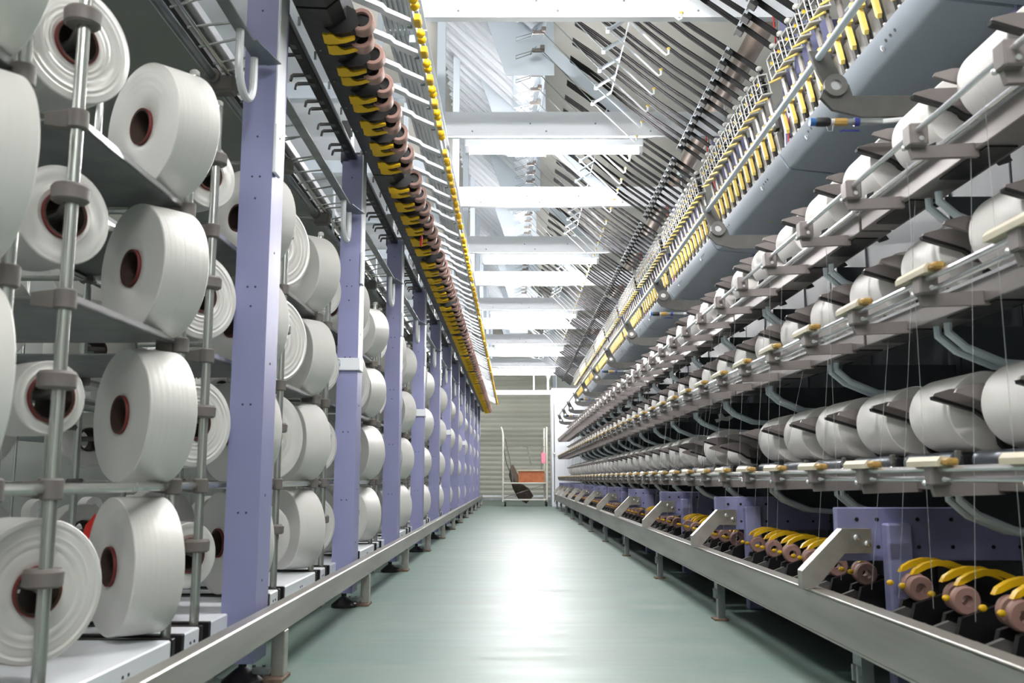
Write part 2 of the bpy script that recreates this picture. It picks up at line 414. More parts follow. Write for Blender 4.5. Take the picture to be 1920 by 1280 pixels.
# ---- lavender posts
def post_meshes():
    b = MB(); zt = 1.6; zb = -.53
    b.box(-.05, .05, 0, .008, zb, zt, 'lav')
    b.box(.042, .05, .008, .14, zb, zt, 'lav')
    b.box(-.05, -.042, .008, .14, zb, zt, 'lav')
    for z in (-.44, -.1, .22, .52, .58, .86, .93, 1.06, 1.3, 1.48):
        xs = (-.012, .012) if z in (-.1, .22, .58, .93) else (0,)
        for x in xs: b.lathe([(.0035, 0), (.0035, .001)], 'dot', 8, axis_m((x, 0, z), (0, -1, 0)))
    for z in (-.3, -.05, .35, .7, 1.0):
        b.lathe([(.004, 0), (.004, .001)], 'dot', 8, axis_m((.05, .06, z), (1, 0, 0)))
    post = b.mesh('post_body')
    foot = MB().lathe([(.06, -.6), (.06, -.588), (.02, -.555), (.012, -.55), (.012, -.5)], 'black', 16, Matrix.Translation((0, .07, 0)))
    foot.box(.03, .08, .06, .09, -.57, -.555, 'galv')
    cap = MB().box(-.06, -.012, .0, .10, 1.56, 1.78, 'black', .004)
    cap.box(-.012, .24, .05, .075, 1.60, 1.63, 'black', .003)
    side = MB().box(.052, .064, -.012, .05, .94, 1.10, 'white', .003).lathe([(.004, 0), (.004, .002)], 'dot', 8, axis_m((.064, .02, 1.06), (1, 0, 0)))
    fl = MB().box(.05, .056, .0, .10, 1.1, 1.6, 'white', .001)
    tie = MB().tube([(-.34, -.02, .55), (-.03, -.02, .55)], .0125, 'bwhite', 12)
    clamp = MB().box(-.058, .062, -.016, .09, .515, .575, 'white', .003)
    clamp.lathe([(.008, 0), (.008, .008)], 'galv', 6, axis_m((-.04, -.016, .56), (0, -1, 0)))
    ec = MB().box(-.40, -.33, -.045, .005, .53, .575, 'cast', .008)
    return [x.mesh('post') if isinstance(x, MB) else x for x in (post, foot, cap, side, fl, tie, clamp, ec)]
PO = post_meshes()
for k in range(-1, 12):
    pp = [P('post_body', PO[0]), P('foot', PO[1], label='black levelling foot'), P('top_bracket', PO[2], label='black bracket on top'),
          P('side_plate', PO[3]), P('side_flange', PO[4])]
    if k in (1, 3, 5, 7):
        pp += [P('clamp', PO[6], sub=(P('tie_rod', PO[5]), P('tie_clamp', PO[7])))]
    lab = f'lavender steel post beside the creel, {ORD[k]} post from the camera' if k >= 0 else 'lavender steel post beside the creel, just outside the frame on the left'
    if k >= 0: thing('lavender_post', lab, 'post', (-.80, YB(k)-.02, 0), pp, group='lavender posts along the creel')

# ---- black feed-roller beam over the posts, one section per bay
def feed_meshes():
    hs = MB().extr([(-.715, 1.55), (-.70, 1.50), (-.60, 1.495), (-.56, 1.53), (-.56, 1.64), (-.60, 1.67), (-.715, 1.67)], .0, BAY-.012, 'black')
    for j in range(6):
        y = PITCH*(2*j+1.5)
        for s in (-.04, .04):
            hs.extr([(-.64, 1.50), (-.60, 1.475), (-.545, 1.48), (-.515, 1.51), (-.53, 1.56), (-.60, 1.60)], y+s-.028, y+s+.012, 'black')
        hs.box(-.72, -.712, y-.08, y-.074, 1.50, 1.53, 'galv')
        hs.lathe([(.004, 0), (.004, .003)], 'galv', 6, axis_m((-.68, y+.1, 1.497), (0, 0, -1)))
    lever = MB().extr([(0, .030), (.012, .026), (.022, .029), (.036, .027), (.046, .016), (.060, .011), (.100, .019), (.106, .018), (.107, .009), (.075, -.001), (.045, -.006), (.016, -.007), (.003, -.002)], -.007, .007, 'yellow')
    knob = MB().ball((0, 0, 0), .010, 'yellow', 10, (1, .8, 1.15))
    prof = [(.027, -.026), (.039, -.026), (.042, -.022), (.042, .022), (.039, .026), (.027, .026)]
    rol = MB().lathe(prof, 'cot', 22, axis_m((0, 0, 0), (0, 1, 0)), closed=True)
    hub = MB().lathe([(.0268, -.008), (.0268, .02)], 'black', 14, axis_m((0, 0, 0), (0, 1, 0)))
    return hs.mesh('housing'), lever.mesh('lever'), knob.mesh('knob'), rol.mesh('rubber_roller'), hub.mesh('roller_hub')
FH, FL, FK, FR, FB = feed_meshes()
for b in range(-1, 11):
    pp = [P('housing', FH)]
    for j in range(6):
        y = PITCH*(2*j+1.5)
        for s in (-.04, .04):
            pp.append(P('lever', FL, (-.640, y+s+.004, 1.462), (R(52), 0, 0), label='yellow lever'))
            pp.append(P('knob', FK, (-.553, y+s-.006, 1.512), label='yellow knob'))
            pp.append(P('rubber_roller', FR, (-.522+(.012 if s < 0 else -.002), y+s, 1.528 if s < 0 else 1.505), label='brown rubber roller',
                        sub=(P('roller_hub', FB),) if b < 5 else ()))
    thing('feed_roller_beam', f'black roller beam with yellow levers, {bay(b)}', 'roller beam', (0, YB(b), 0), pp,
          group='feed roller beam sections over the lavender posts')
thing('red_tag', 'small red tag hanging from the black roller beam', 'tag', (-.56, 5.55, 1.44),
      me=MB().tube([(0, 0, .06), (0, 0, .03)], .002, 'clear', 6).tube([(0, 0, .03), (0, 0, .015), (0, 0, -.04)], [.003, .009, .006], 'red', 8).mesh('red_tag'))

# ---- white ladder of guide arms with yellow yarn guides
ARM = MB()
ARM.extr([(-.235, 1.80), (-.11, 1.745), (-.095, 1.728), (0, 1.682), (0, 1.668), (-.10, 1.712), (-.115, 1.728), (-.235, 1.782)], -.027, .027, 'white')
ARM.lathe([(.011, 0), (.011, .006), (.006, .008)], 'galv', 10, axis_m((-.012, 0, 1.668), (0, 0, -1)))
ARM = ARM.mesh('guide_arm')
GRL = MB().box(-.002, .010, 0, BAY-.004, 1.66, 1.69, 'white', .002).mesh('guide_rail')
GBL = MB().box(-.013, .015, -.03, .03, -.015, .015, 'yellow', .005).box(-.013, -.009, -.02, .02, -.004, .014, 'white').mesh('guide_block')
GBB = MB().ball((0, 0, 0), .0185, 'yellow', 12, (1, 1, 1)).mesh('guide_bead')
for b in range(-1, 11):
    pp = [P('guide_rail', GRL, (-.372, 0, 0))]
    for j in range(6):
        y = PITCH*(2*j+1.5)
        pp.append(P('guide_arm', ARM, (-.372, y, 0)))
        pp.append(P('guide_block', GBL, (-.352, y-.04, 1.668), label='yellow block'))
        pp.append(P('guide_bead', GBB, (-.350, y+.055, 1.666), label='yellow bead')); pp.append(P('guide_bead', GBB, (-.350, y+.105, 1.666), label='yellow bead'))
    if b < 10: pass
    thing('yarn_guide_ladder', f'white guide arms with yellow beads, {bay(b)}', 'yarn guide', (0, YB(b), 0), pp,
          group='guide arm ladders with yellow beads')
# ribbed duct above the guides
RD = MB()
for i in range(8):
    x = -.64+.024*i
    RD.box(x, x+.012, 0, BAY-.02, 2.24, 2.262, 'white')
RD.box(-.65, -.44, 0, BAY-.02, 2.266, 2.272, 'white'); RD = RD.mesh('ribbed_duct')
for b in range(0, 11):
    thing('ribbed_duct', f'narrow white ribbed duct above the guide arms, {bay(b)}', 'duct', (0, YB(b), 0), me=RD, group='ribbed ducts above the guide arms')

# ---- black hook rails and grey comb rails between the posts
HK = MB().extr([(0, .004), (-.045, .004), (-.056, -.004), (-.060, -.026), (-.052, -.026), (-.047, -.008), (0, -.006)], -.006, .006, 'black').mesh('hook')
HRB = MB().box(-.022, .022, .10, BAY-.03, -.006, .03, 'black', .003)
for j in range(6):
    y = PITCH*(2*j+1.5)
    for s in (-.04, .04): HRB.box(-.014, .004, y+s-.018, y+s+.018, -.009, -.006, 'mgrey')
HRB = HRB.mesh('hook_rail')
CR = MB().box(-.018, .018, .15, BAY-.04, -.003, .003, 'galv')
for j in range(12):
    y = PITCH*(j+1)
    CR.extr([(y-.03, 0), (y-.024, .022), (y-.016, .012), (y+.01, .002), (y+.01, 0)], -.018, -.012, 'galv', 'x')
CR = CR.mesh('comb_rail')
CEND = MB().slab((.005, BAY-.20, 0), (.04, BAY-.045, -.004), .048, .003, 'galv', (0, 0, 1)).mesh('end_plate')
UT = MB(); pts = []
for i in range(13):
    a = math.pi*i/12
    pts.append((0, BAY-.20-.075*math.cos(a), -.10-.075*math.sin(a)))
pts = [(0, pts[0][1], 0.0)] + pts + [(0, pts[-1][1], -.02)]
UT = UT.tube(pts, .012, 'clear', 10).mesh('tube_loop')
for b in range(-1, 11):
    pp = [P('hook', HK, (-.02, PITCH*(2*j+1.5)+s, 0)) for j in range(6) for s in (-.04, .04)]
    if b >= 0:
        thing('hook_rail', f'black hook rail between lavender posts, {bay(b)}', 'rail', (-.80, YB(b), 1.575), pp, me=HRB, group='black hook rails')
    thing('comb_rail', f'grey notched rail between lavender posts, {bay(b)}', 'rail', (-.79, YB(b), 1.29), [P('end_plate', CEND), P('tube_loop', UT, label='milky plastic tube loop')], me=CR,
          group='grey comb rails')

# ================================================================ LEFT: bobbin creel
CELL = BAY/2; PY0 = 1.76            # front pole k stands at PY0+CELL*k ; its partner 0.63 beyond
ROWS = [-.21, .155, .52, .885]
ROWN = ['bottom', 'second lowest', 'second highest', 'top']
NC = 23
BOB = {}
def bob_mesh(r, w=.12, rings=False):
    key = (round(r, 3), rings)
    if key in BOB: return BOB[key]
    r0 = .047
    prof = [(r0, .003), (r0+.008, .000), (r*.55, -.001), (r*.92, 0), (r-.0022, .0006), (r, .0028), (r+.001, w*.5), (r, w-.0028), (r-.0022, w-.0006),
            (r*.92, w), (r0+.008, w-.001), (r0, w-.004)]
    if rings:                       # open wound face with uneven concentric layers
        q = random.Random(int(r*1000)); n = max(4, int((r-r0)/.006)); face = []
        for i in range(1, n): face.append((r0+.004+(r-r0-.008)*i/n, q.uniform(-.0022, .0014)))
        prof = [prof[0], prof[1]] + face + prof[4:]
    BOB[key] = MB().lathe(prof, 'yarn', 64, closed=True).mesh('yarn_winding', 30); return BOB[key]
CORE = MB().lathe([(.0410, -.004), (.0455, -.004), (.0455, .126), (.0410, .126)], 'tube', 32, closed=True).mesh('core_tube')
RIM = MB().lathe([(.0456, -.0050), (.0472, -.0050), (.0476, -.004), (.0476, .001), (.0456, .001)], 'rim', 32, closed=True).mesh('core_rim')
def bobbin(name, label, loc, axis, r, group, detail=2, rings=False):
    rot = Vector(axis).normalized().to_track_quat('Z', 'Y').to_euler()
    pp = []
    if detail: pp = [P('core_tube', CORE, label='brown paper core', sub=(P('core_rim', RIM, label='red rim'),) if detail > 1 else ())]
    return thing(name, label, 'bobbin', loc, pp, me=bob_mesh(r, rings=rings), rot=rot, group=group)
rb = random.Random(3)
AX = [(.74, .67, 0), (.70, .71, 0), (.66, .75, 0), (.61, .79, .04)]
POLE = MB().tube([(0, 0, -.46), (0, 0, 1.08)], .0125, 'pole', 14).lathe([(.0135, 0), (.0135, .012), (.009, .016)], 'gplast', 12, Matrix.Translation((0, 0, 1.075))).mesh('creel_pole')
CL = MB().lathe([(.017, -.02), (.021, -.017), (.021, .017), (.017, .02)], 'cast', 14)
CL.extr([(-.06, -.012), (-.015, -.018), (-.015, .018), (-.06, .012)], -.012, .014, 'cast').mesh
CL = CL.mesh('clamp')
HUBC = MB().lathe([(.030, -.018), (.035, -.014), (.036, .010), (.032, .016), (.014, .016)], 'cast', 22)
HUBC = HUBC.mesh('hub_cap')
PEGA = MB().tube([(0, 0, 0), (-.10, -.09, 0)], .011, 'cast', 10).mesh('peg')
PEGB = MB().tube([(0, 0, -.02), (-.05, .07, -.02), (-.12, .12, -.02)], [.012, .012, .010], 'cast', 10).mesh('peg')
LEV = [-.02, .34, .70]
def creel_pole(y, kind, i, x=-.86):
    far = i > 9
    pp = []
    for z in LEV: pp.append(P('clamp', CL, (0, 0, z)))
    for z in ROWS:
        if kind == 'B': pp.append(P('hub_cap', HUBC, (-.004, 0, z+.03), sub=() if far else (P('peg', PEGB, (0, 0, 0)),)))
        else: pp.append(P('clamp', CL, (0, 0, z+.02), (0, 0, R(30))))
    if kind == 'B': lab = f'zinc creel pole with round hub caps, {ORD[i]} from the camera'
    else: lab = f'plain zinc creel pole at a shelf end, {ORD[i]} from the camera'
    thing('creel_pole', lab, 'pole', (x, y, 0), pp, me=POLE, group='front poles of the bobbin creel')
BR = {0: [.135, .072, .10, .125], 1: [.09, .155, .15, .10], 2: [.11, .16, .165, .165]}
for j in range(-1, NC):
    yP = PY0+CELL*j; yA = yP+.63
    if j >= 0 or True:
        creel_pole(yP, 'B', j+1); creel_pole(yA, 'A', j+1)
    for ri, z in enumerate(ROWS):
        k = (j+1)//2
        # A bobbins: face turned away from the aisle
        r = .165 if j < 3 else rb.choice([.165, .165, .16, .15])
        det = 2 if j < 8 else (1 if j < 14 else 0)
        bobbin('yarn_bobbin', f'turned-away white yarn bobbin, {ROWN[ri]} creel row, {ORD[j+1]} column from the camera',
               (-.975+.01*ri, yA-.085-.012*ri, z), AX[ri], r, 'creel bobbins turned away from the aisle', det)
        rr = BR[j][ri] if j in BR else rb.choice([.07, .09, .12, .14, .155, .165])
        if j == -1: rr = [.10, .15, .165, .12][ri]
        yo = .045
        if abs((yP+.06-Y0) % BAY - BAY) < .22 or (yP+.06-Y0) % BAY < .05: rr = min(rr, .125)
        bobbin('open_bobbin', f'white yarn bobbin facing the camera, {ROWN[ri]} creel row, {ORD[j+1]} hub-cap pole',
               (-.895, yP+yo, z), (-.84, .54, 0), rr, 'creel bobbins facing the camera', det, True)
# shelves
SH = MB().box(-.64, 0, .0, .60, 0, .004, 'galv').box(-.006, 0, .0, .60, .0, .016, 'chrome').box(-.64, -.634, 0, .60, 0, .016, 'galv').mesh('creel_shelf')
for j in range(-1, NC):
    for q, z in enumerate((.34, .70)):
        thing('creel_shelf', f'galvanised {("lower", "upper")[q]} creel shelf, {ORD[j+1]} one from the camera', 'shelf',
              (-.87, PY0+CELL*j+.015, z+.005), me=SH, group='galvanised creel shelves')
# long creel pipes
for i, (x, z, t) in enumerate([(-.872, -.02, 'front pipe along the bobbin creel at half height'), (-1.50, -.02, 'middle pipe along the bobbin creel at half height'),
                            (-2.02, -.02, 'rear pipe along the bobbin creel at half height'), (-1.50, .335, 'middle pipe under the lower creel shelves'),
                            (-1.50, .695, 'middle pipe under the upper creel shelves'), (-2.02, .335, 'rear pipe of the creel at lower shelf level'),
                            (-2.02, .695, 'rear pipe of the creel at upper shelf level'), (-1.6, 1.08, 'middle pipe along the top of the creel')]):
    thing('creel_pipe', 'long thin zinc ' + t, 'pipe', (x, .6, z), me=MB().tube([(0, 0, 0), (0, 20, 0)], .011, 'pole', 10).mesh('creel_pipe'))
XP = MB().tube([(0, 0, 0), (-1.16, 0, 0)], .010, 'pole', 8).mesh('cross_pipe')
RP = MB().tube([(0, 0, -.46), (0, 0, 1.62)], .0125, 'pole', 10)
RP = RP.mesh('rear_pole')
RPEG = MB().tube([(0, 0, .02), (-.24, -.34, 0)], .010, 'cast', 8).mesh('peg')
CL2 = MB().box(-.025, .025, -.02, .02, -.02, .02, 'cast', .006).mesh('clamp')
for j in range(-1, NC):
    y = PY0+CELL*j+.63
    for xx, nm in ((-1.50, 'middle'), (-2.02, 'rear')):
        pp = [P('clamp', CL2, (0, 0, z)) for z in (-.02, .34, .70)] if j < 12 else []
        if xx == -1.50 and j < 15: pp += [P('peg', RPEG, (0, 0, z)) for z in ROWS]
        if xx == -2.02: pp += [P('cross_pipe', XP, (1.14, 0, z)) for z in (-.02, .70)]
        thing('rear_creel_pole', f'zinc pole in the {nm} row of the creel, {ORD[j+1]} from the camera', 'pole', (xx, y, 0), pp, me=RP, group='inner creel poles')
# back-side bobbins of the same creel
for j in range(-1, 15):
    for ri, z in enumerate(ROWS):
        yy = PY0+CELL*j
        if rb.random() < .85:
            bobbin('rear_bobbin', f'rear white bobbin inside the creel, {ROWN[ri]} row, {ORD[j+1]} column', (-1.70, yy+.33, z), (-.7, .71, 0),
                   rb.choice([.165, .14, .11]), 'rear creel bobbins', 1 if j < 8 else 0)
# base boxes
def base_box(y0, y1): return MB().box(-1.24, .03, y0, y1, -.06, 0, 'white', .004).lathe([(.004, 0), (.004, .002)], 'dot', 6, axis_m((.03, (y0+y1)/2-.01, -.03), (1, 0, 0))).lathe([(.004, 0), (.004, .002)], 'dot', 6, axis_m((.03, (y0+y1)/2+.02, -.03), (1, 0, 0))).mesh('creel_plinth')
BB1 = base_box(.04, .59); BB2 = base_box(.67, .80)
BCAP = MB().box(-1.2, .033, -.046, -.022, -.055, .004, 'black', .002).box(-1.2, .033, .022, .044, -.055, .004, 'black', .002).box(-1.2, .015, -.022, .022, -.055, -.008, 'rust').mesh('black_joint')
BFT = MB().box(-.12, -.04, .25, .33, -.212, -.06, 'galv').mesh('base_foot')
for j in range(-2, NC):
    thing('creel_plinth', f'white base box under the creel, {ORD[j+2]} from the camera', 'base', (-.86, PY0+CELL*j, -.388),
          [P('black_joint', BCAP, (0, 0, -.002)), P('black_joint', BCAP, (0, .63, -.002)), P('short_box', BB2), P('base_foot', BFT), P('base_foot', BFT, (-1.0, 0, 0))], me=BB1, group='creel base boxes')
# cover sheet on top and collector rail
thing('creel_cover', 'dark grey sheet metal cover over the top of the creel', 'cover', (0, .2, 0),
      [P('edge_profile', MB().box(-1.15, -1.12, 0, 20.6, 1.64, 1.68, 'chrome', .003).box(-1.19, -1.165, 0, 20.6, 1.60, 1.64, 'black').mesh('edge_profile'))],
      me=MB().box(-2.2, -1.15, 0, 20.6, 1.645, 1.66, 'roof').mesh('creel_cover'))
CPI = MB().tube([(0, 0, 0), (0, BAY, 0)], .016, 'galv', 12).tube([(.05, 0, .01), (.05, BAY, .01)], .007, 'pole', 8).mesh('collector_pipe')
CCO = MB().lathe([(.022, -.05), (.026, -.045), (.026, .045), (.022, .05)], 'cast', 14, axis_m((0, 0, 0), (0, 1, 0))).box(-.012, .07, -.03, .03, -.05, .012, 'cast', .008).mesh('collar')
GRD = MB().tube([(.01, 0, 0), (.15, .0, .012)], .0045, 'pole', 8).tube([(.15, 0, .012), (.157, 0, .0125)], .006, 'gplast', 8).mesh('guide_rod')
CST = MB().tube([(-.02, 0, 0), (-.4, .02, .03)], .010, 'pole', 8).mesh('stay_rod')
CHG = MB().tube([(0, 0, 0), (0, 0, .28)], .008, 'bwhite', 8).mesh('hanger')
for b in range(-1, 11):
    pp = [P('collar', CCO, (0, .25, 0)), P('collar', CCO, (0, 1.09, 0)), P('stay_rod', CST, (0, .3, 0)), P('stay_rod', CST, (0, 1.14, 0)), P('hanger', CHG, (.0, .7, 0))]
    for i in range(14):
        y = .04+i*.118+(.03 if i % 2 else 0)
        pp.append(P('guide_rod', GRD, (0, y, .02+.012*((i*7) % 3)), (0, R(-8+(i*5) % 12), R(rb.uniform(-14, 10)))))
    thing('collector_rail', f'steel rail with thin rods at the creel top, {bay(b)}', 'rail', (-1.03, YB(b), 1.365), pp, me=CPI, group='creel collector rails')
# distant creel in the next aisle
for j in range(9):
    for ri in range(4):
        if rb.random() < .8:
            dr = rb.choice([.16, .14, .12])
            bobbin('distant_bobbin', f'distant white bobbin in the next creel, {ROWN[ri]} row, {ORD[j]} column', (-4.2, 3.2+j*1.05, [-.42, .36, .72, 1.32][ri]+dr), (.5, .85, 0) if rb.random() < .5 else (-.9, .4, 0),
                   dr, 'bobbins of the next creel', 0)
for j in range(9):
    thing('distant_pole', f'zinc pole of the distant next creel, {ORD[j]} from the camera', 'pole', (-4.0, 3.35+j*1.05, 0), me=RP, group='poles of the next creel')
thing('distant_plinth', 'long white plinth of the distant next creel', 'base', (-4.3, 7.5, -.42), me=MB().box(-.5, .4, -5, 5, -.18, 0, 'white').mesh('distant_plinth'))
DF = MB().box(-.3, .3, -5, 5, 0, .02, 'galv').mesh('distant_shelf')
for i, z in enumerate((.34, .70, 1.3)):
    thing('distant_shelf', f'long {("lower", "upper", "topmost")[i]} shelf of the distant next creel', 'shelf', (-4.2, 7.5, z), me=DF, group='shelves of the next creel')
thing('orange_marker', 'small orange-red plastic marker between two bottom bobbins', 'marker', (-1.12, 2.46, -.18), me=MB().extr([(0, 0), (.02, .01), (.035, .09), (.012, .06)], 0, .01, 'red').mesh('orange_marker'))

# ================================================================ RIGHT: winding machine
XG = 1.25; RP_ = .107; TZ = [.177, .605, 1.0]; TN = ['bottom', 'middle', 'top']
PKY0 = 2.285; PKP = BAY/4
XRR = .86
# guard rail on the right
b = MB().box(XRR, XRR+.012, -1.2, 19.8, -.43, -.32, 'steel', .002).box(XRR, XRR+.05, -1.2, 19.8, -.326, -.316, 'steel', .002).box(XRR, XRR+.05, -1.2, 19.8, -.436, -.43, 'steel')
rp = [P('rail_bar', b.mesh('rail_bar'))]
RLG = MB().box(.02, .05, -.02, .02, -.60, -.43, 'galv').box(-.0, .06, -.04, .04, -.6, -.592, 'rust').mesh('rail_leg')
RCP = MB().box(-.004, 0, -.03, .03, -.45, -.37, 'galv').box(-.012, .0, -.022, -.012, -.47, -.43, 'galv').box(-.012, .0, .012, .022, -.47, -.43, 'galv').mesh('clip')
for k in range(-1, 11):
    rp.append(P('leg', RLG, (XRR, YB(k)-.35, 0))); rp.append(P('clip', RCP, (XRR+.02, YB(k)-.35, -.04)))
thing('kick_rail', 'long low steel rail at the foot of the winding machine', 'rail', (0, 0, 0), rp)
# frames
LOW = MB().box(.96, 1.60, 0, .03, -.24, -.085, 'lav', .003)
for x in (1.02, 1.08, 1.2, 1.3, 1.42, 1.5):
    for z in (-.12, -.20): LOW.lathe([(.006, 0), (.006, .003)], 'black', 8, axis_m((x, 0, z), (0, -1, 0)))
LOW = LOW.mesh('lower_plate')
LGM = MB().box(1.09, 1.165, -.05, -.001, -.6, -.13, 'lav', .006).mesh('leg')
BRK = MB().extr([(.96, -.145), (1.045, -.145), (1.045, -.215), (.965, -.215), (.885, -.305), (.862, -.315), (.838, -.315), (.838, -.265)], -.046, -.002, 'steel')
for x in (1.0, 1.03): BRK.lathe([(.010, 0), (.010, .007), (.006, .009)], 'chrome', 8, axis_m((x, -.046, -.17-(x-1)*.6), (0, -1, 0)))
BRK = BRK.mesh('rail_bracket')
UPP = MB().box(1.37, 1.78, 0, .02, 1.62, 2.33, 'lav', .003)
for x in (1.40, 1.47, 1.55):
    for z in (1.7, 1.95, 2.15, 2.28): UPP.lathe([(.006, 0), (.006, .003)], 'dot', 8, axis_m((x, 0, z), (0, -1, 0)))
UPP = UPP.mesh('upper_plate')
RCO = MB().box(1.62, 1.78, 0, .06, -.6, 2.33, 'lav', .003).mesh('rear_column')
CBL = MB().tube([(1.33, -.01, 2.35), (1.345, -.01, 2.1), (1.39, -.01, 1.95), (1.38, -.01, 1.6)], .004, 'red', 6).tube([(1.34, -.02, 2.35), (1.36, -.02, 2.1), (1.40, -.02, 1.9), (1.40, -.02, 1.6)], .005, 'cast', 6).tube([(1.46, -.02, 2.6), (1.47, -.02, 2.3), (1.42, -.02, 2.1), (1.41, -.02, 1.65)], .007, 'clear', 8).mesh('cable')
for k in range(0, 11):
    pp = [P('lower_plate', LOW), P('leg', LGM), P('rail_bracket', BRK, label='silver bracket'), P('upper_plate', UPP), P('rear_column', RCO)]
    if k < 8: pp.append(P('cable', CBL, label='red and grey cables'))
    thing('machine_bulkhead', f'lavender bulkhead plate with silver foot bracket, {ORD[k]} from the camera', 'machine frame', (0, YB(k), 0), pp,
          group='lavender frame plates of the winding machine')
# back panels, painted dark as the shade in the open gap behind the packages
BKP = MB().box(1.56, 1.60, .005, BAY-.005, -.08, 1.42, 'slate', .003)
for z in (.35, .8, 1.2): BKP.box(1.553, 1.56, .02, BAY-.02, z, z+.012, 'slate')
for y in (.4, 1.2): BKP.box(1.553, 1.56, y, y+.01, -.06, 1.4, 'slate')
BKP = BKP.mesh('back_sheet')
# suction tray over the packages
TR = MB().extr([(1.355, 1.62), (1.335, 1.612), (1.378, 1.540), (1.40, 1.53), (1.66, 1.50), (2.0, 1.25), (2.02, 1.25), (2.02, 1.62)], .01, BAY-.01, 'tray')
for y in (.3, .34, .38, 1.2, 1.24, 1.28): TR.lathe([(.007, 0), (.007, .001)], 'black', 10, axis_m((1.356, y, 1.575), (-.85, 0, -.51)))
for y in (.42, 1.32): TR.lathe([(.012, 0), (.012, .004), (.008, .005)], 'chrome', 10, axis_m((1.362, y, 1.565), (-.85, 0, -.51)))
for i in range(13): TR.ball((1.342, PITCH*(i+.7), 1.621), .007, 'gplast', 6)
TR.lathe([(.008, 0), (.003, .006)], 'yellow', 8, axis_m((1.53, .9, 1.514), (0, 0, -1)))
TR = TR.mesh('suction_tray')
for b_ in BAYS_R:
    thing('back_sheet', f'slate sheet painted as dark shade behind the packages, {bay(b_)}', 'panel', (0, YB(b_), 0), me=BKP, group='back panels of the winding machine')
    thing('suction_tray', f'blue-grey tray above the top packages, {bay(b_)}', 'tray', (0, YB(b_), 0), me=TR, group='blue-grey trays of the winding machine')

# handrail with ring brackets and arms
HR = MB().tube([(.955, .2, 1.30), (.955, 19.4, 1.30)], .0115, 'bwhite', 12).mesh('rail_rod')
HA = MB().extr([(.925, 1.322), (.985, 1.322), (1.02, 1.24), (1.045, 1.21), (1.055, 1.175), (1.55, 1.175), (1.55, 1.11), (1.08, 1.108), (.99, 1.13), (.955, 1.17), (.97, 1.21), (.95, 1.25)], -.014, .0, 'mblock').mesh('arm')
HRG = MB().lathe([(.017, -.012), (.036, -.012), (.036, .004), (.017, .004)], 'mgrey', 24, axis_m((1.0, -.016, 1.205), (0, 1, 0)), closed=True).lathe([(.017, -.004), (.017, .004)], 'chrome', 16, axis_m((1.0, -.016, 1.205), (0, 1, 0))).mesh('ring')
hp = [P('rail_rod', HR)]
for k in range(0, 11): hp.append(P('arm', HA, (0, YB(k)-.05, 0), sub=(P('ring', HRG),)))
thing('hand_rail', 'long grey rod with ring brackets along the winding machine above the packages', 'rail', (0, 0, 0), hp)
# air nozzles
for q, k in enumerate((0, 2, 4, 6, 8)):
    y = YB(k)-.10
    n1 = MB().tube([(.0, 0, 0), (.018, 0, 0)], .0125, 'blue', 14).mesh('end_cap')
    n2 = MB().tube([(.016, 0, 0), (.022, 0, 0), (.055, 0, 0), (.062, 0, 0)], [.012, .0145, .0145, .012], 'black', 16).mesh('grip')
    n3 = MB().tube([(.06, 0, 0), (.074, 0, 0)], .010, 'gplast', 12).tube([(.074, 0, 0), (.112, 0, 0)], .0125, 'ochre', 8).mesh('coupling')
    n4 = MB().tube([(.112, 0, 0), (.22, 0, .002)], .010, 'galv', 12).tube([(.135, 0, 0), (.15, 0, 0)], .0135, 'navy', 12).tube([(.22, 0, .002), (.30, 0, .01), (.5, .0, .03)], .008, 'clear', 8).mesh('hose')
    n5 = MB().tube([(.09, 0, -.03), (.10, 0, -.027), (.15, 0, -.028)], .003, 'navy', 6).tube([(.05, 0, -.014), (.055, 0, -.028), (.068, 0, -.028), (.07, 0, -.012)], .0015, 'chrome', 6).mesh('ring_pull')
    thing('air_nozzle', f'air gun with blue end cap under the grey rod, {ORD[q]} one from the camera', 'air gun', (.905, y, 1.075),
          [P('end_cap', n1, label='blue cap'), P('grip', n2, label='black grip'), P('coupling', n3, label='brass coupling'), P('hose', n4, label='clear hose'), P('ring_pull', n5)],
          group='air guns under the grey rod')

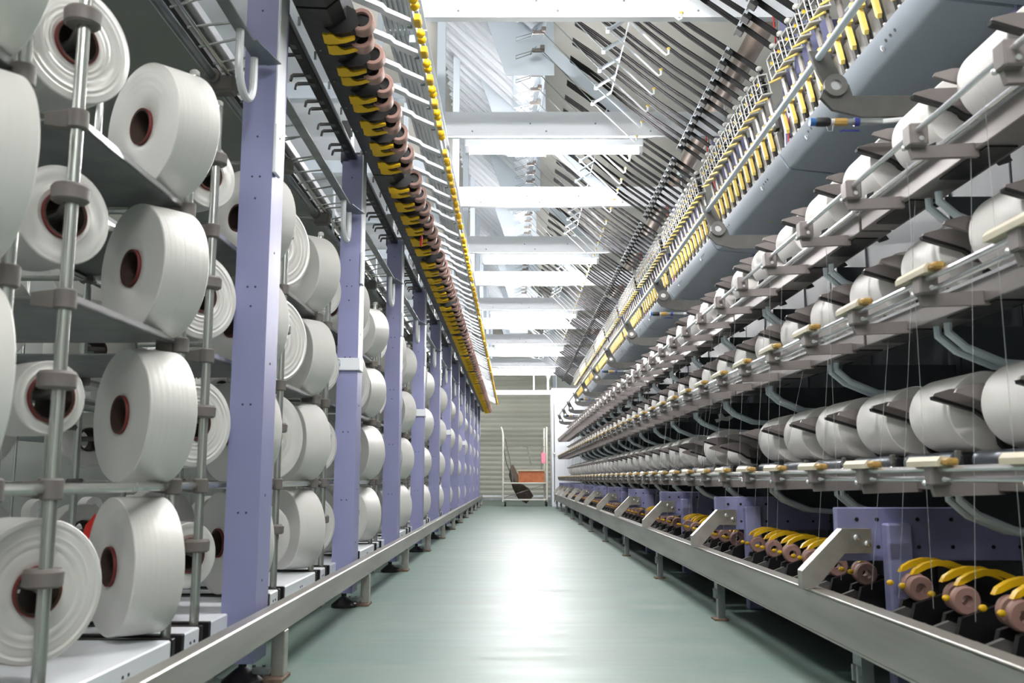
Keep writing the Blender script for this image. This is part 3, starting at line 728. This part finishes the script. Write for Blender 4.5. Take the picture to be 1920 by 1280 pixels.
# twist spindle units
def rotm(a): return (0, R(a), 0)
def spindle_meshes():
    a = MB()
    a.box(-.004, .006, -.0644, .0644, -.10, .155, 'dgrey')                # carrier strip
    a.box(-.03, .0, -.060, .008, -.080, .040, 'mblock', .008)           # motor block
    a.box(-.022, .0, -.050, .012, .060, .105, 'mblock', .004)
    a.box(-.012, .0, -.05, -.02, .11, .15, 'black', .003)
    a.box(-.008, .004, -.02, .02, .15, .26, 'cast', .002)
    lever = MB().extr([(.036, .094), (.036, -.02), (.026, -.034), (.014, -.02), (.014, .066), (-.012, .068), (-.012, .092)], -.050, -.032, 'paley', 'x')
    tab = MB().box(-.03, -.010, -.022, .0, .118, .142, 'paley', .003)
    fr = MB().box(-.052, .006, -.052, .034, .246, .256, 'gplast', .003).box(-.052, .006, -.052, .034, .352, .360, 'gplast', .003).box(-.05, .004, -.050, .03, .300, .304, 'gplast')
    for (dx, dy) in ((-.048, -.048), (-.048, .03), (.0, -.048), (.0, .03)): fr.tube([(dx, dy, .25), (dx, dy, .356)], .0032, 'gplast', 6)
    disc = MB()
    for i in range(3):
        for (dx, dy) in ((-.03, -.028), (-.008, .02)):
            disc.lathe([(.016, 0), (.018, .002), (.018, .010), (.016, .012)], 'black', 12, Matrix.Translation((dx, dy, .262+i*.032)))
    disc.tube([(-.03, -.028, .25), (-.03, -.028, .385)], .005, 'black', 8)
    disc.box(-.046, -.03, -.008, .0, .315, .33, 'yellow')
    top = MB().ball((-.025, -.03, .400), .017, 'gplast', 10, (1, 1, .8))
    rod = MB().tube([(-.055, .045, .245), (-.03, -.05, .225)], .006, 'paley', 8)
    return [x.mesh(n) for x, n in ((a, 'motor_block'), (lever, 'lever'), (tab, 'tab'), (fr, 'bracket'), (disc, 'friction_discs'), (top, 'knob'), (rod, 'rod'))], (a, lever, tab, fr, disc, top, rod)
SPM, SPB = spindle_meshes()
ALL = MB()
for x in SPB:
    for f, mi in zip(x.f, x.m): pass
    o = len(ALL.v); ALL.v += x.v
    for f, mi in zip(x.f, x.m): ALL.f.append(tuple(o+i for i in f)); ALL.m.append(ALL.mi(x.mats[mi]))
ALLM = ALL.mesh('twist_spindle')
for b_ in range(0, 10):
    for s in range(12):
        lab = f'twist spindle with yellow lever, {ORD[s]} in the {bay(b_)}'
        loc = (1.385, YB(b_)+PITCH*(s+1), 1.72)
        if b_ < 5:
            pp = [P('lever', SPM[1], label='pale yellow lever'), P('tab', SPM[2], label='yellow tab'), P('bracket', SPM[3]), P('friction_discs', SPM[4], label='black discs'),
                  P('knob', SPM[5]), P('rod', SPM[6], label='yellow rod')]
            thing('twist_spindle', lab, 'spindle', loc, pp, me=SPM[0], rot=rotm(-12), group='twist spindles of the winding machine')
        else:
            thing('twist_spindle', lab, 'spindle', loc, me=ALLM, rot=rotm(-12), group='twist spindles of the winding machine')

# black cooling plates
CURVE = [(1.30, 2.10), (1.12, 2.235), (.94, 2.365), (.78, 2.495), (.64, 2.615), (.52, 2.715), (.39, 2.81)]
def plate_mesh(sgn):
    m = MB()
    for q in (-1, 1):
        vs = []
        N = len(CURVE)
        for i, (x, z) in enumerate(CURVE):
            t = i/(N-1)
            y = sgn*.040*min(1, t*1.15)**1.0 + q*(.0126-.0005*t)
            hw = .0125-.0052*min(1, t*1.6)
            for (dy, dz) in ((-hw, -.006), (hw, -.006), (hw, .006), (-hw, .006)): vs.append((x-dz*.6, y+dy, z+dz))
        fs = [(3, 2, 1, 0), (4*N-4, 4*N-3, 4*N-2, 4*N-1)]
        for i in range(N-1):
            for k in range(4): fs.append((4*i+k, 4*i+(k+1) % 4, 4*i+4+(k+1) % 4, 4*i+4+k))
        m.add(vs, fs, 'blackm')
    return m.mesh('cooling_plate', 0)
CPL = (plate_mesh(1), plate_mesh(-1))
CLP = MB().box(-.020, .022, -.028, .028, -.012, .012, 'black', .003).box(-.012, .012, -.012, .0, .012, .022, 'galv').mesh('clamp_block')
for b_ in range(0, 11):
    for s in range(12):
        y = YB(b_)+PITCH*(s+1)
        thing('cooling_plate', f'black curved cooling strip, {ORD[s]} in the {bay(b_)}', 'cooling strip', (0, y, 0),
              [P('clamp_block', CLP, (1.126, 0, 2.200), rotm(37))] if b_ < 11 else (), me=CPL[s % 2], group='black cooling strips over the winding machine')
CRL = MB().slab((1.118, .08, 2.213), (1.118, BAY-.08, 2.213), .018, .004, 'bwhite', (.6, 0, .8))
for i in range(12): CRL.lathe([(.004, 0), (.004, .015)], 'galv', 6, axis_m((1.118, PITCH*(i+1)+.05, 2.213), (-.6, 0, -.8)))
CRL = CRL.mesh('clamp_rail')
# comb with guide rods
TOOTH = MB().slab((.54, 0, 2.50), (.66, 0, 2.575), .008, .046, 'bwhite', (0, 1, 0)).box(.525, .548, -.026, .026, 2.488, 2.508, 'white', .003).mesh('tooth')
CMR = MB().box(.660, .668, .10, BAY-.10, 2.575, 2.592, 'clear', .002).mesh('comb_rail')
HKR = MB().tube([(.54, 0, 2.498), (.803, .0, 2.236), (.815, 0, 2.226), (.827, 0, 2.232), (.828, 0, 2.256)], .006, 'white', 8).mesh('hook_rod')
HKT = MB().ball((.828, 0, 2.262), .011, 'paley', 8, (1, 1, .8)).mesh('hook_tip')
LNK = MB().tube([(.54, 0, 2.50), (.18, 0, 2.89)], .0035, 'galv', 6).mesh('link_rod')
WG = MB().tube([(.16, -.02, 2.89), (.12, -.03, 2.85), (.02, -.03, 2.82), (.02, .0, 2.81), (.13, .0, 2.85)], .0026, 'galv', 6).tube([(.13, -.04, 2.86), (.12, .04, 2.86)], .003, 'galv', 6)
WG.tube([(.19, 0, 2.88), (.24, 0, 3.10)], .006, 'bwhite', 6)
WG.box(.13, .20, -.01, .01, 2.86, 2.885, 'cast', .003).box(.185, .215, -.03, .03, 2.87, 2.90, 'cast', .004)
WG = WG.mesh('wire_guide')
# heater
HX0, HZ0, HX1, HZ1 = .17, 3.12, -.60, 3.86
def heater_panel():
    m = MB(); dx, dz = HX1-HX0, HZ1-HZ0; L = math.hypot(dx, dz); ux, uz = dx/L, dz/L; nx, nz = -uz, ux
    if nz > 0: nx, nz = -nx, -nz
    for (y, w, t) in ((-.085, .052, .022), (-.035, .010, .05), (.035, .060, .030), (.105, .012, .06)):
        m.slab((HX0+nx*t/2, y, HZ0+nz*t/2), (HX1+nx*t/2, y, HZ1+nz*t/2), t, w, 'white', (0, 1, 0))
    m.slab((HX0-nx*.03, 0, HZ0-nz*.03), (HX1-nx*.03, 0, HZ1-nz*.03), .06, .25, 'bwhite', (0, 1, 0))
    return m.mesh('heater_panel', 0)
HP = heater_panel()
HBX = MB().box(.0, .26, .07, BAY-.07, 3.2, 3.34, 'bwhite', .004).mesh('heater_header')
for b_ in range(0, 11):
    ph = [P('heater_panel', HP, (0, PITCH*(2*j+1.5), 0)) for j in range(6)]
    if b_ < 7: ph += [P('wire_guide', WG, (0, PITCH*(2*j+1.5), 0), label='grey wire guide') for j in range(6)]
    ph.append(P('heater_header', HBX))
    thing('heater_box', f'white ribbed slanting yarn heater, {bay(b_)}', 'heater', (0, YB(b_), 0), ph, group='white ribbed heaters above the aisle')
    pc = [P('tooth', TOOTH, (0, PITCH*(2*j+1.5), 0)) for j in range(6)]
    for j in range(6):
        pc.append(P('hook_rod', HKR, (0, PITCH*(2*j+1.5), 0), label='white rod ending in a hook', sub=(P('hook_tip', HKT, label='yellow tip'),)))
        pc.append(P('link_rod', LNK, (0, PITCH*(2*j+1.5), 0)))
    thing('guide_comb', f'pale comb with white hooked rods, {bay(b_)}', 'comb', (0, YB(b_), 0), pc, me=CMR, group='combs over the cooling strips')
    thing('clamp_rail', f'white studded rail across black strips, {bay(b_)}', 'rail', (0, YB(b_), 0), me=CRL, group='studded rails across the cooling strips')
thing('exhaust_pipe', 'brown weathered exhaust pipe running behind the black cooling strips', 'pipe', (0, 3.0, 0),
      [P('pipe_collar', MB().tube([(1.60, 2.0+i*3.35, 2.86), (1.60, 2.08+i*3.35, 2.86)], .076, 'galv', 18).mesh('pipe_collar')) for i in range(4)],
      me=MB().tube([(1.60, 0, 2.86), (1.60, 16.5, 2.86)], .07, 'pipe', 20).mesh('exhaust_pipe'))
thing('machine_fascia', 'pale panel closing the top rear of the winding machine', 'panel', (0, 2.8, 0),
      me=MB().box(1.86, 1.9, 0, 17, 1.62, 2.6, 'bwhite').mesh('machine_fascia'))

# take-up tiers: frames, drums, guides
def tier_parts(top):
    tr = MB().box(.0, .10, .01, BAY-.01, -.06, -.0, 'trough', .002).box(-.006, .0, .01, BAY-.01, -.008, .0, 'chrome')
    for y in (.2, .62, 1.04, 1.46): tr.box(.012, .085, y-.12, y+.12, -.064, -.06, 'black')
    rod = MB().tube([(0, .005, 0), (0, BAY-.005, 0)], .007, 'chrome', 10)
    return tr.mesh('trough'), rod.mesh('guide_rod')
TRO, ROD = tier_parts(0)
BRT = MB().extr([(-.012, .012), (.018, .012), (.02, -.03), (.15, -.022), (.15, -.055), (-.004, -.06), (-.012, -.03)], -.008, .008, 'arm').box(-.02, .024, -.032, .012, -.035, .018, 'arm', .004).lathe([(.006, 0), (.006, .006)], 'chrome', 8, axis_m((.004, -.032, -.022), (0, -1, 0))).ball((-.018, .01, -.03), .007, 'chrome', 8).mesh('rod_bracket')
BLK = MB().extr([(-.020, -.006), (.016, -.006), (.02, .012), (-.012, .016), (-.02, .006)], -.08, .08, 'beige').mesh('guide_block')
BEN = MB().box(-.014, .014, -.115, -.08, -.004, .012, 'ochre', .005).box(-.018, -.01, -.11, -.10, -.002, .006, 'ochre').mesh('block_end')
DRM = MB().tube([(0, -.15, 0), (0, -.146, 0), (0, .146, 0), (0, .15, 0)], [.02, .026, .026, .02], 'drum', 18).tube([(0, -.2, 0), (0, .21, 0)], .010, 'chrome', 10).mesh('drive_drum')
DCL = MB().box(-.02, .02, .17, .19, -.03, .02, 'black', .004).box(-.03, -.015, .175, .19, .0, .03, 'mgrey', .003).ball((-.028, .18, -.012), .008, 'chrome', 8).mesh('drum_clamp')
SUP = MB()
for y in (-.03, .03): SUP.tube([(.03, y, -.06), (.03, y, -.085), (.075, y, -.125), (.17, y, -.165), (.46, y, -.185)], .011, 'bwhite', 8)
SUP.extr([(.06, -.064), (.46, -.064), (.46, -.175), (.19, -.155), (.06, -.10)], -.003, .003, 'slate')
SUP = SUP.mesh('support_bracket')
YGD = MB().extr([(-.02, 0), (.02, .0), (.02, .012), (.0, .02), (.006, .04), (-.018, .03)], -.006, .006, 'black').mesh('yarn_stop')
NPK = 42
for b_ in BAYS_R:
    for ti, z in enumerate(TZ):
        zr = z-.157 if ti < 2 else z-.20        # trough level
        pp = [P('trough', TRO, (1.075, 0, zr+.012)), P('guide_rod', ROD, (.94, 0, zr+.0), label='bright rod'), P('guide_rod', ROD, (.955, 0, zr-.022), label='bright rod')]
        if ti == 2:
            pp = [P('trough', TRO, (1.08, 0, zr+.02)), P('guide_rod', ROD, (.94, 0, zr+.0)), P('guide_rod', ROD, (1.065, 0, zr+.022), label='bright rod')]
        for i in range(4):
            y = i*PKP+.10
            pp.append(P('rod_bracket', BRT, (.94, y+.02, zr)))
            if ti < 2: pp.append(P('guide_block', BLK, (.935, y+.03, zr+.012), label='beige block', sub=(P('block_end', BEN, label='ochre end piece'),)))
            elif b_ < 6: pp.append(P('yarn_stop', YGD, (1.09, y+.24, zr+.022)))
            pp.append(P('drive_drum', DRM, (1.19, y+.16, z-.132), label='dark drive drum'))
            if b_ < 5: pp.append(P('drum_clamp', DCL, (1.17, y+.16, z-.135)))
        if b_ < 8:
            for y in (.45, 1.28): pp.append(P('support_bracket', SUP, (1.10, y, zr+.012)))
        thing('winding_tier', f'steel trough with rods, {TN[ti]} tier, {bay(b_)}', 'winding frame', (0, YB(b_), 0), pp, group='take-up frames of the winding machine')

# packages and cradles
PK = {}
def pack_mesh(r):
    if r not in PK:
        L = .25
        PK[r] = MB().lathe([(.03, 0), (r-.0026, 0), (r, .0026), (r, L-.0026), (r-.0026, L), (.03, L)], 'yarn2', 56, axis_m((0, 0, 0), (0, 0, 1)), closed=True).mesh('yarn_package', 30)
    return PK[r]
PCORE = MB().lathe([(.024, -.014), (.0295, -.014), (.0295, .264), (.024, .264)], 'tube', 20, closed=True).mesh('paper_core')
WDG = MB().extr([(-.158, .033), (-.153, .042), (-.11, .054), (.04, .060), (.06, .0), (.02, -.03), (-.02, -.02), (-.05, .0)], -.030, -.018, 'arm').mesh('cradle_plate')
WDG2 = MB().extr([(-.160, .034), (-.158, .026), (-.05, -.006), (-.02, -.028), (.02, -.038), (.02, -.028), (-.02, -.018), (-.05, .002), (-.152, .034)], -.034, -.014, 'black').mesh('cradle_shade_edge')  # black strip put in for the shaded underside of the plate
HUB = MB().lathe([(.028, -.02), (.03, -.012), (.024, -.0)], 'black', 18, axis_m((0, -.0, 0), (0, 1, 0))).mesh('chuck')
LARM = MB().extr([(-.01, .02), (.03, .015), (.05, -.08), (.10, -.15), (.07, -.16), (.01, -.09)], -.030, -.012, 'black').lathe([(.008, 0), (.008, .004)], 'chrome', 8, axis_m((.03, -.03, -.06), (0, -1, 0))).mesh('swing_arm')
WD2 = MB().extr([(-.158, .033), (-.153, .042), (-.11, .054), (.04, .060), (.06, .0), (.02, -.03), (-.02, -.02), (-.05, .0)], .262, .274, 'arm').mesh('cradle_plate')
WDF = MB(); 
for x in (MB().extr([(-.158, .033), (-.153, .042), (-.11, .054), (.04, .060), (.06, .0), (.02, -.03), (-.02, -.02), (-.05, .0)], -.030, -.018, 'arm'),
          MB().extr([(-.01, .02), (.03, .015), (.05, -.08), (.10, -.15), (.07, -.16), (.01, -.09)], -.030, -.012, 'black')):
    for f, mi in zip(x.f, x.m): WDF.f.append(tuple(len(WDF.v)+i for i in f)); WDF.m.append(WDF.mi(x.mats[mi]))
    WDF.v += x.v
WDF = WDF.mesh('package_cradle')
BRING = MB().lathe([(.05, 0), (.062, 0), (.062, .02), (.05, .02)], 'tube', 28, axis_m((.0, .02, 0), (0, 1, 0)), closed=True).mesh('tube_magazine')
rp2 = random.Random(11)
for ti, z in enumerate(TZ):
    for i in range(0, NPK):
        yf = PKY0+PKP*i; yn = yf-.25
        rel = (yn+.12-YB(-1)); bb = int(rel//BAY)-1; pos = int((rel % BAY)//PKP)
        where = f'{TN[ti]} tier, {ORD[pos]} in the {bay(bb)}'
        r = RP_ if ti != 1 else .105
        r += rp2.choice([0, 0, .002, -.002])
        dz = 0; empty = False
        if ti == 0:
            if i == 6: empty = True
            if i == 7: r = .062; dz = -.045
            if i == 9: r = .060; dz = -.045
        xx = XG; zz = z+dz
        if not empty:
            nm = 'yarn_package'
            size = 'small half-wound white' if r < .08 else 'full white'
            thing(nm, f'{size} yarn package, {where}', 'yarn package', (xx, yn, zz), [P('paper_core', PCORE, label='brown paper core')] if bb < 5 else (),
                  me=pack_mesh(round(r, 3)), rot=(R(-90), 0, 0), group='white yarn packages on the winding machine')
        if bb < 5:
            pp = [P('cradle_shade_edge', WDG2, label='black strip as underside shade'), P('chuck', HUB, label='black chuck'), P('swing_arm', LARM, label='black swing arm')]
            if i < 12: pp.append(P('cradle_plate', WD2))
            thing('package_cradle', f'{"empty " if empty else ""}grey cradle arm, {where}', 'cradle', (xx, yn, zz), pp, me=WDG, group='package cradles')
        else:
            thing('package_cradle', f'grey cradle arm, {where}', 'cradle', (xx, yn, zz), me=WDF, group='package cradles')
thing('empty_tube', 'brown empty paper tube ring behind the empty cradle on the bottom tier', 'paper tube', (1.33, PKY0+PKP*6-.2, .20), me=BRING)
thing('yarn_scrap', 'white scrap of yarn caught under the middle take-up tier', 'yarn scrap', (1.22, 5.6, .33),
      me=MB().extr([(0, 0), (.03, .015), (.07, .01), (.10, .03), (.09, .045), (.05, .035), (.03, .06), (.01, .05), (.015, .025), (-.01, .02)], 0, .006, 'yarnline').mesh('yarn_scrap'))

# lower delivery rollers
def low_meshes():
    hs = MB().box(1.06, 1.46, .06, BAY-.03, -.50, -.40, 'black')
    for j in range(6):
        y = PITCH*(2*j+1.5)
        for s in (-.04, .04):
            hs.extr([(1.05, -.40), (1.07, -.33), (1.16, -.30), (1.24, -.33), (1.26, -.40)], y+s-.03, y+s-.012, 'black')
            hs.box(.955, 1.0, y+s-.012, y+s+.012, -.40, -.345, 'black', .004)
            hs.ball((.957, y+s, -.37), .006, 'chrome', 6)
        hs.extr([(1.0, -.42), (1.03, -.36), (1.07, -.345), (1.11, -.36), (1.12, -.42)], y-.008, y+.008, 'mgrey')
    hs.box(.96, 1.06, .06, BAY-.03, -.46, -.415, 'black')
    hs.box(1.2, 1.34, .2, .55, -.255, -.245, 'gplast').box(1.33, 1.34, .2, .55, -.40, -.25, 'black')
    lever = MB().extr([(-.042, -.006), (-.032, .010), (-.008, .024), (.025, .033), (.065, .032), (.100, .018), (.118, -.006), (.096, .004), (.066, .016), (.028, .018), (.0, .010), (-.026, -.002)], -.010, .010, 'yellow')
    knob = MB().ball((0, 0, 0), .008, 'yellow', 10, (1.3, .9, 1))
    rol = MB().lathe([(.014, -.013), (.031, -.013), (.035, -.008), (.035, .008), (.031, .013), (.014, .013)], 'cot', 22, axis_m((0, 0, 0), (0, 1, 0)), closed=True)
    return hs.mesh('housing'), lever.mesh('lever'), knob.mesh('knob'), rol.mesh('rubber_roller')
LH, LL, LK, LR = low_meshes()
for b_ in BAYS_R:
    pp = []
    for j in range(6):
        y = PITCH*(2*j+1.5)
        for s in (-.04, .04):
            pp.append(P('lever', LL, (1.12, y+s+.01, -.252), label='yellow lever')); pp.append(P('knob', LK, (1.045, y+s-.01, -.285), label='yellow knob'))
            pp.append(P('rubber_roller', LR, (1.095+(.02 if s > 0 else 0), y+s, -.292), label='brown rubber roller'))
    thing('delivery_roller_unit', f'black foot roller unit with yellow levers, {bay(b_)}', 'roller unit', (0, YB(b_), 0), pp, me=LH,
          group='delivery roller units at the machine foot')
LWP = MB().box(1.5, 1.52, .03, BAY-.0, -.6, -.08, 'slate').mesh('foot_sheet')
for b_ in BAYS_R: thing('foot_sheet', f'dark sheet behind the foot rollers, {bay(b_)}', 'panel', (0, YB(b_), 0), me=LWP, group='foot panels')

# loose yarn ends running down the front of the packages
ry = random.Random(5)
for b_ in range(-1, 9):
    for i in range(8):
        y = YB(b_)+.1+i*PKP/2+ry.uniform(-.04, .04); x0 = ry.uniform(.985, 1.1)
        zt = ry.choice([.80, .80, .43]); zb_ = ry.choice([-.30, -.30, .05])
        me = MB().tube([(x0-.97, 0, zt), (0, ry.uniform(-.10, .10), zb_)], .0008, 'yarnthin', 5, False).mesh('yarn_end')
        thing('yarn_end', f'thin running yarn strand, {ORD[i]} in the {bay(b_)}', 'yarn', (.98, y, 0), me=me, group='running yarn strands')

# far end of the machine: white cabinet and portal
thing('end_cabinet', 'tall white cabinet closing the far end of the winding machine', 'cabinet', (0, 20.3, 0),
      [P('door_strip', MB().box(.885, .90, -.006, 0, -.5, 1.6, 'blackm').mesh('door_strip'), label='dark vertical seam'),
       P('handle', MB().box(.86, .92, -.03, -.006, .52, .55, 'chrome', .004).mesh('handle'))],
      me=MB().box(.84, 1.8, 0, .8, -.6, 1.95, 'white', .01).mesh('end_cabinet'))
thing('end_portal', 'white steel portal across the far end of the aisle', 'portal', (0, 21.4, 0),
      [P('post', MB().box(.46, .50, -.02, .02, 2.0, 3.2, 'white', .003).mesh('post')), P('post', MB().box(.78, .83, -.02, .02, 2.0, 3.2, 'white', .003).mesh('post')),
       P('leg', MB().box(.88, .94, -.02, .04, -.6, 1.92, 'white', .003).mesh('leg')), P('leg', MB().box(-1.1, -1.04, -.02, .04, -.6, 1.92, 'white', .003).mesh('leg')), P('low_bar', MB().box(-1.1, .9, -.01, .02, -.41, -.375, 'white', .003).mesh('low_bar'))],
      me=MB().box(-1.1, 1.5, -.03, .05, 1.90, 2.01, 'white', .004).mesh('end_portal'))

# ================================================================ CART at the far end of the aisle
def cart():
    Yc = 20.55
    fr = 'cartp'
    x0, x1 = -.22, .74
    up = lambda x, s: MB().tube([(x, 0, -.50), (x, 0, .95), (x+s*.015, 0, 1.05), (x+s*.05, 0, 1.12)], .02, fr, 12)
    pp = [P('upright', up(x0, -1).mesh('upright')), P('upright', up(x1, 0).mesh('upright')),
          P('upright', up(x1-.04, 0).mesh('upright'), (0, .5, 0)), P('upright', up(x0, -1).mesh('upright'), (0, .5, 0)),
          P('shelf', MB().box(x0, x1, -.01, .51, -.11, -.085, fr, .004).mesh('shelf')), P('shelf', MB().box(x0, x1, -.02, .02, -.47, -.44, fr, .004).mesh('shelf')),
          P('cross_wire', MB().tube([(x0+.05, 0, -.40), (x1, 0, -.12)], .006, 'mgrey', 6).mesh('cross_wire'))]
    fork = MB().box(-.02, .02, -.03, .03, .045, .09, 'galv', .004)
    wh = MB().lathe([(.01, -.018), (.052, -.018), (.06, -.012), (.06, .012), (.052, .018), (.01, .018)], 'rubber', 20, axis_m((0, 0, 0), (1, 0, 0)), closed=True).mesh('wheel')
    hb = MB().lathe([(.02, -.02), (.02, .02)], 'galv', 12, axis_m((0, 0, 0), (1, 0, 0))).mesh('wheel_hub')
    fk = fork.mesh('fork')
    for x in (x0+.05, x1-.01):
        for y in (0, .5): pp.append(P('caster', fk, (x, y, -.54), sub=(P('wheel', wh), P('wheel_hub', hb))))
    return thing('hand_cart', 'cream tubular trolley standing at the far end of the aisle', 'cart', (0, Yc, 0), pp)
cart()
thing('carton', 'orange-brown open carton on the trolley shelf', 'box', (.12, 20.6, -.083),
      [P('flap', MB().box(-.03, .60, -.02, .0, .25, .275, 'beige').mesh('flap'))],
      me=MB().box(0, .57, 0, .35, 0, .25, 'carton', .004).box(-.01, .58, -.01, .36, .24, .255, 'beige').mesh('carton'))
sk = MB().tube([(.10, 0, .42), (.12, 0, .22), (.22, .02, -.05), (.36, 0, -.22), (.50, 0, -.35)], [.03, .10, .12, .17, .12], 'cloth', 14)
thing('cloth_sack', 'dark brown cloth sack slung through the trolley', 'sack', (-.12, 21.22, -.12), me=sk.mesh('cloth_sack'))
br = MB().tube([(0, 0, .95), (.10, 0, .5), (.17, 0, .0)], .012, 'cast', 8).tube([(-.05, 0, .8), (.03, 0, .4), (.2, 0, .0)], .008, 'slate', 8)
thing('broom_handle', 'bent dark broom handles leaning inside the trolley', 'broom', (-.17, 20.7, -.08), me=br.mesh('broom_handle'))
st = MB().box(-.2, .28, 0, .03, .78, .795, 'mgrey').slab((-.10, .01, .78), (-.02, .01, .38), .03, .02, 'mgrey', (0, 1, 0)).box(.20, .22, 0, .02, .0, .78, 'mgrey')
thing('scale_stand', 'thin grey metal stand behind the carton on the trolley', 'stand', (.42, 20.98, -.083), me=st.mesh('scale_stand'))
thing('pink_card', 'pink card hanging on the trolley upright beside the carton', 'card', (.62, 20.5, .33), me=MB().box(0, .09, 0, .004, 0, .22, 'pink').box(-.0, .015, -.002, 0, .22, .27, 'red').mesh('pink_card'))
for i, x in enumerate((-1.02, -.93)):
    thing('white_drum', f'small white plastic canister behind the far guard rail end, {("nearer", "farther")[i]} one', 'canister', (x, 20.9+i*.3, -.6),
          me=MB().lathe([(.07, 0), (.075, .01), (.075, .19), (.05, .21), (.05, .23)], 'white', 18).mesh('white_drum'), group='white canisters by the guard rail')
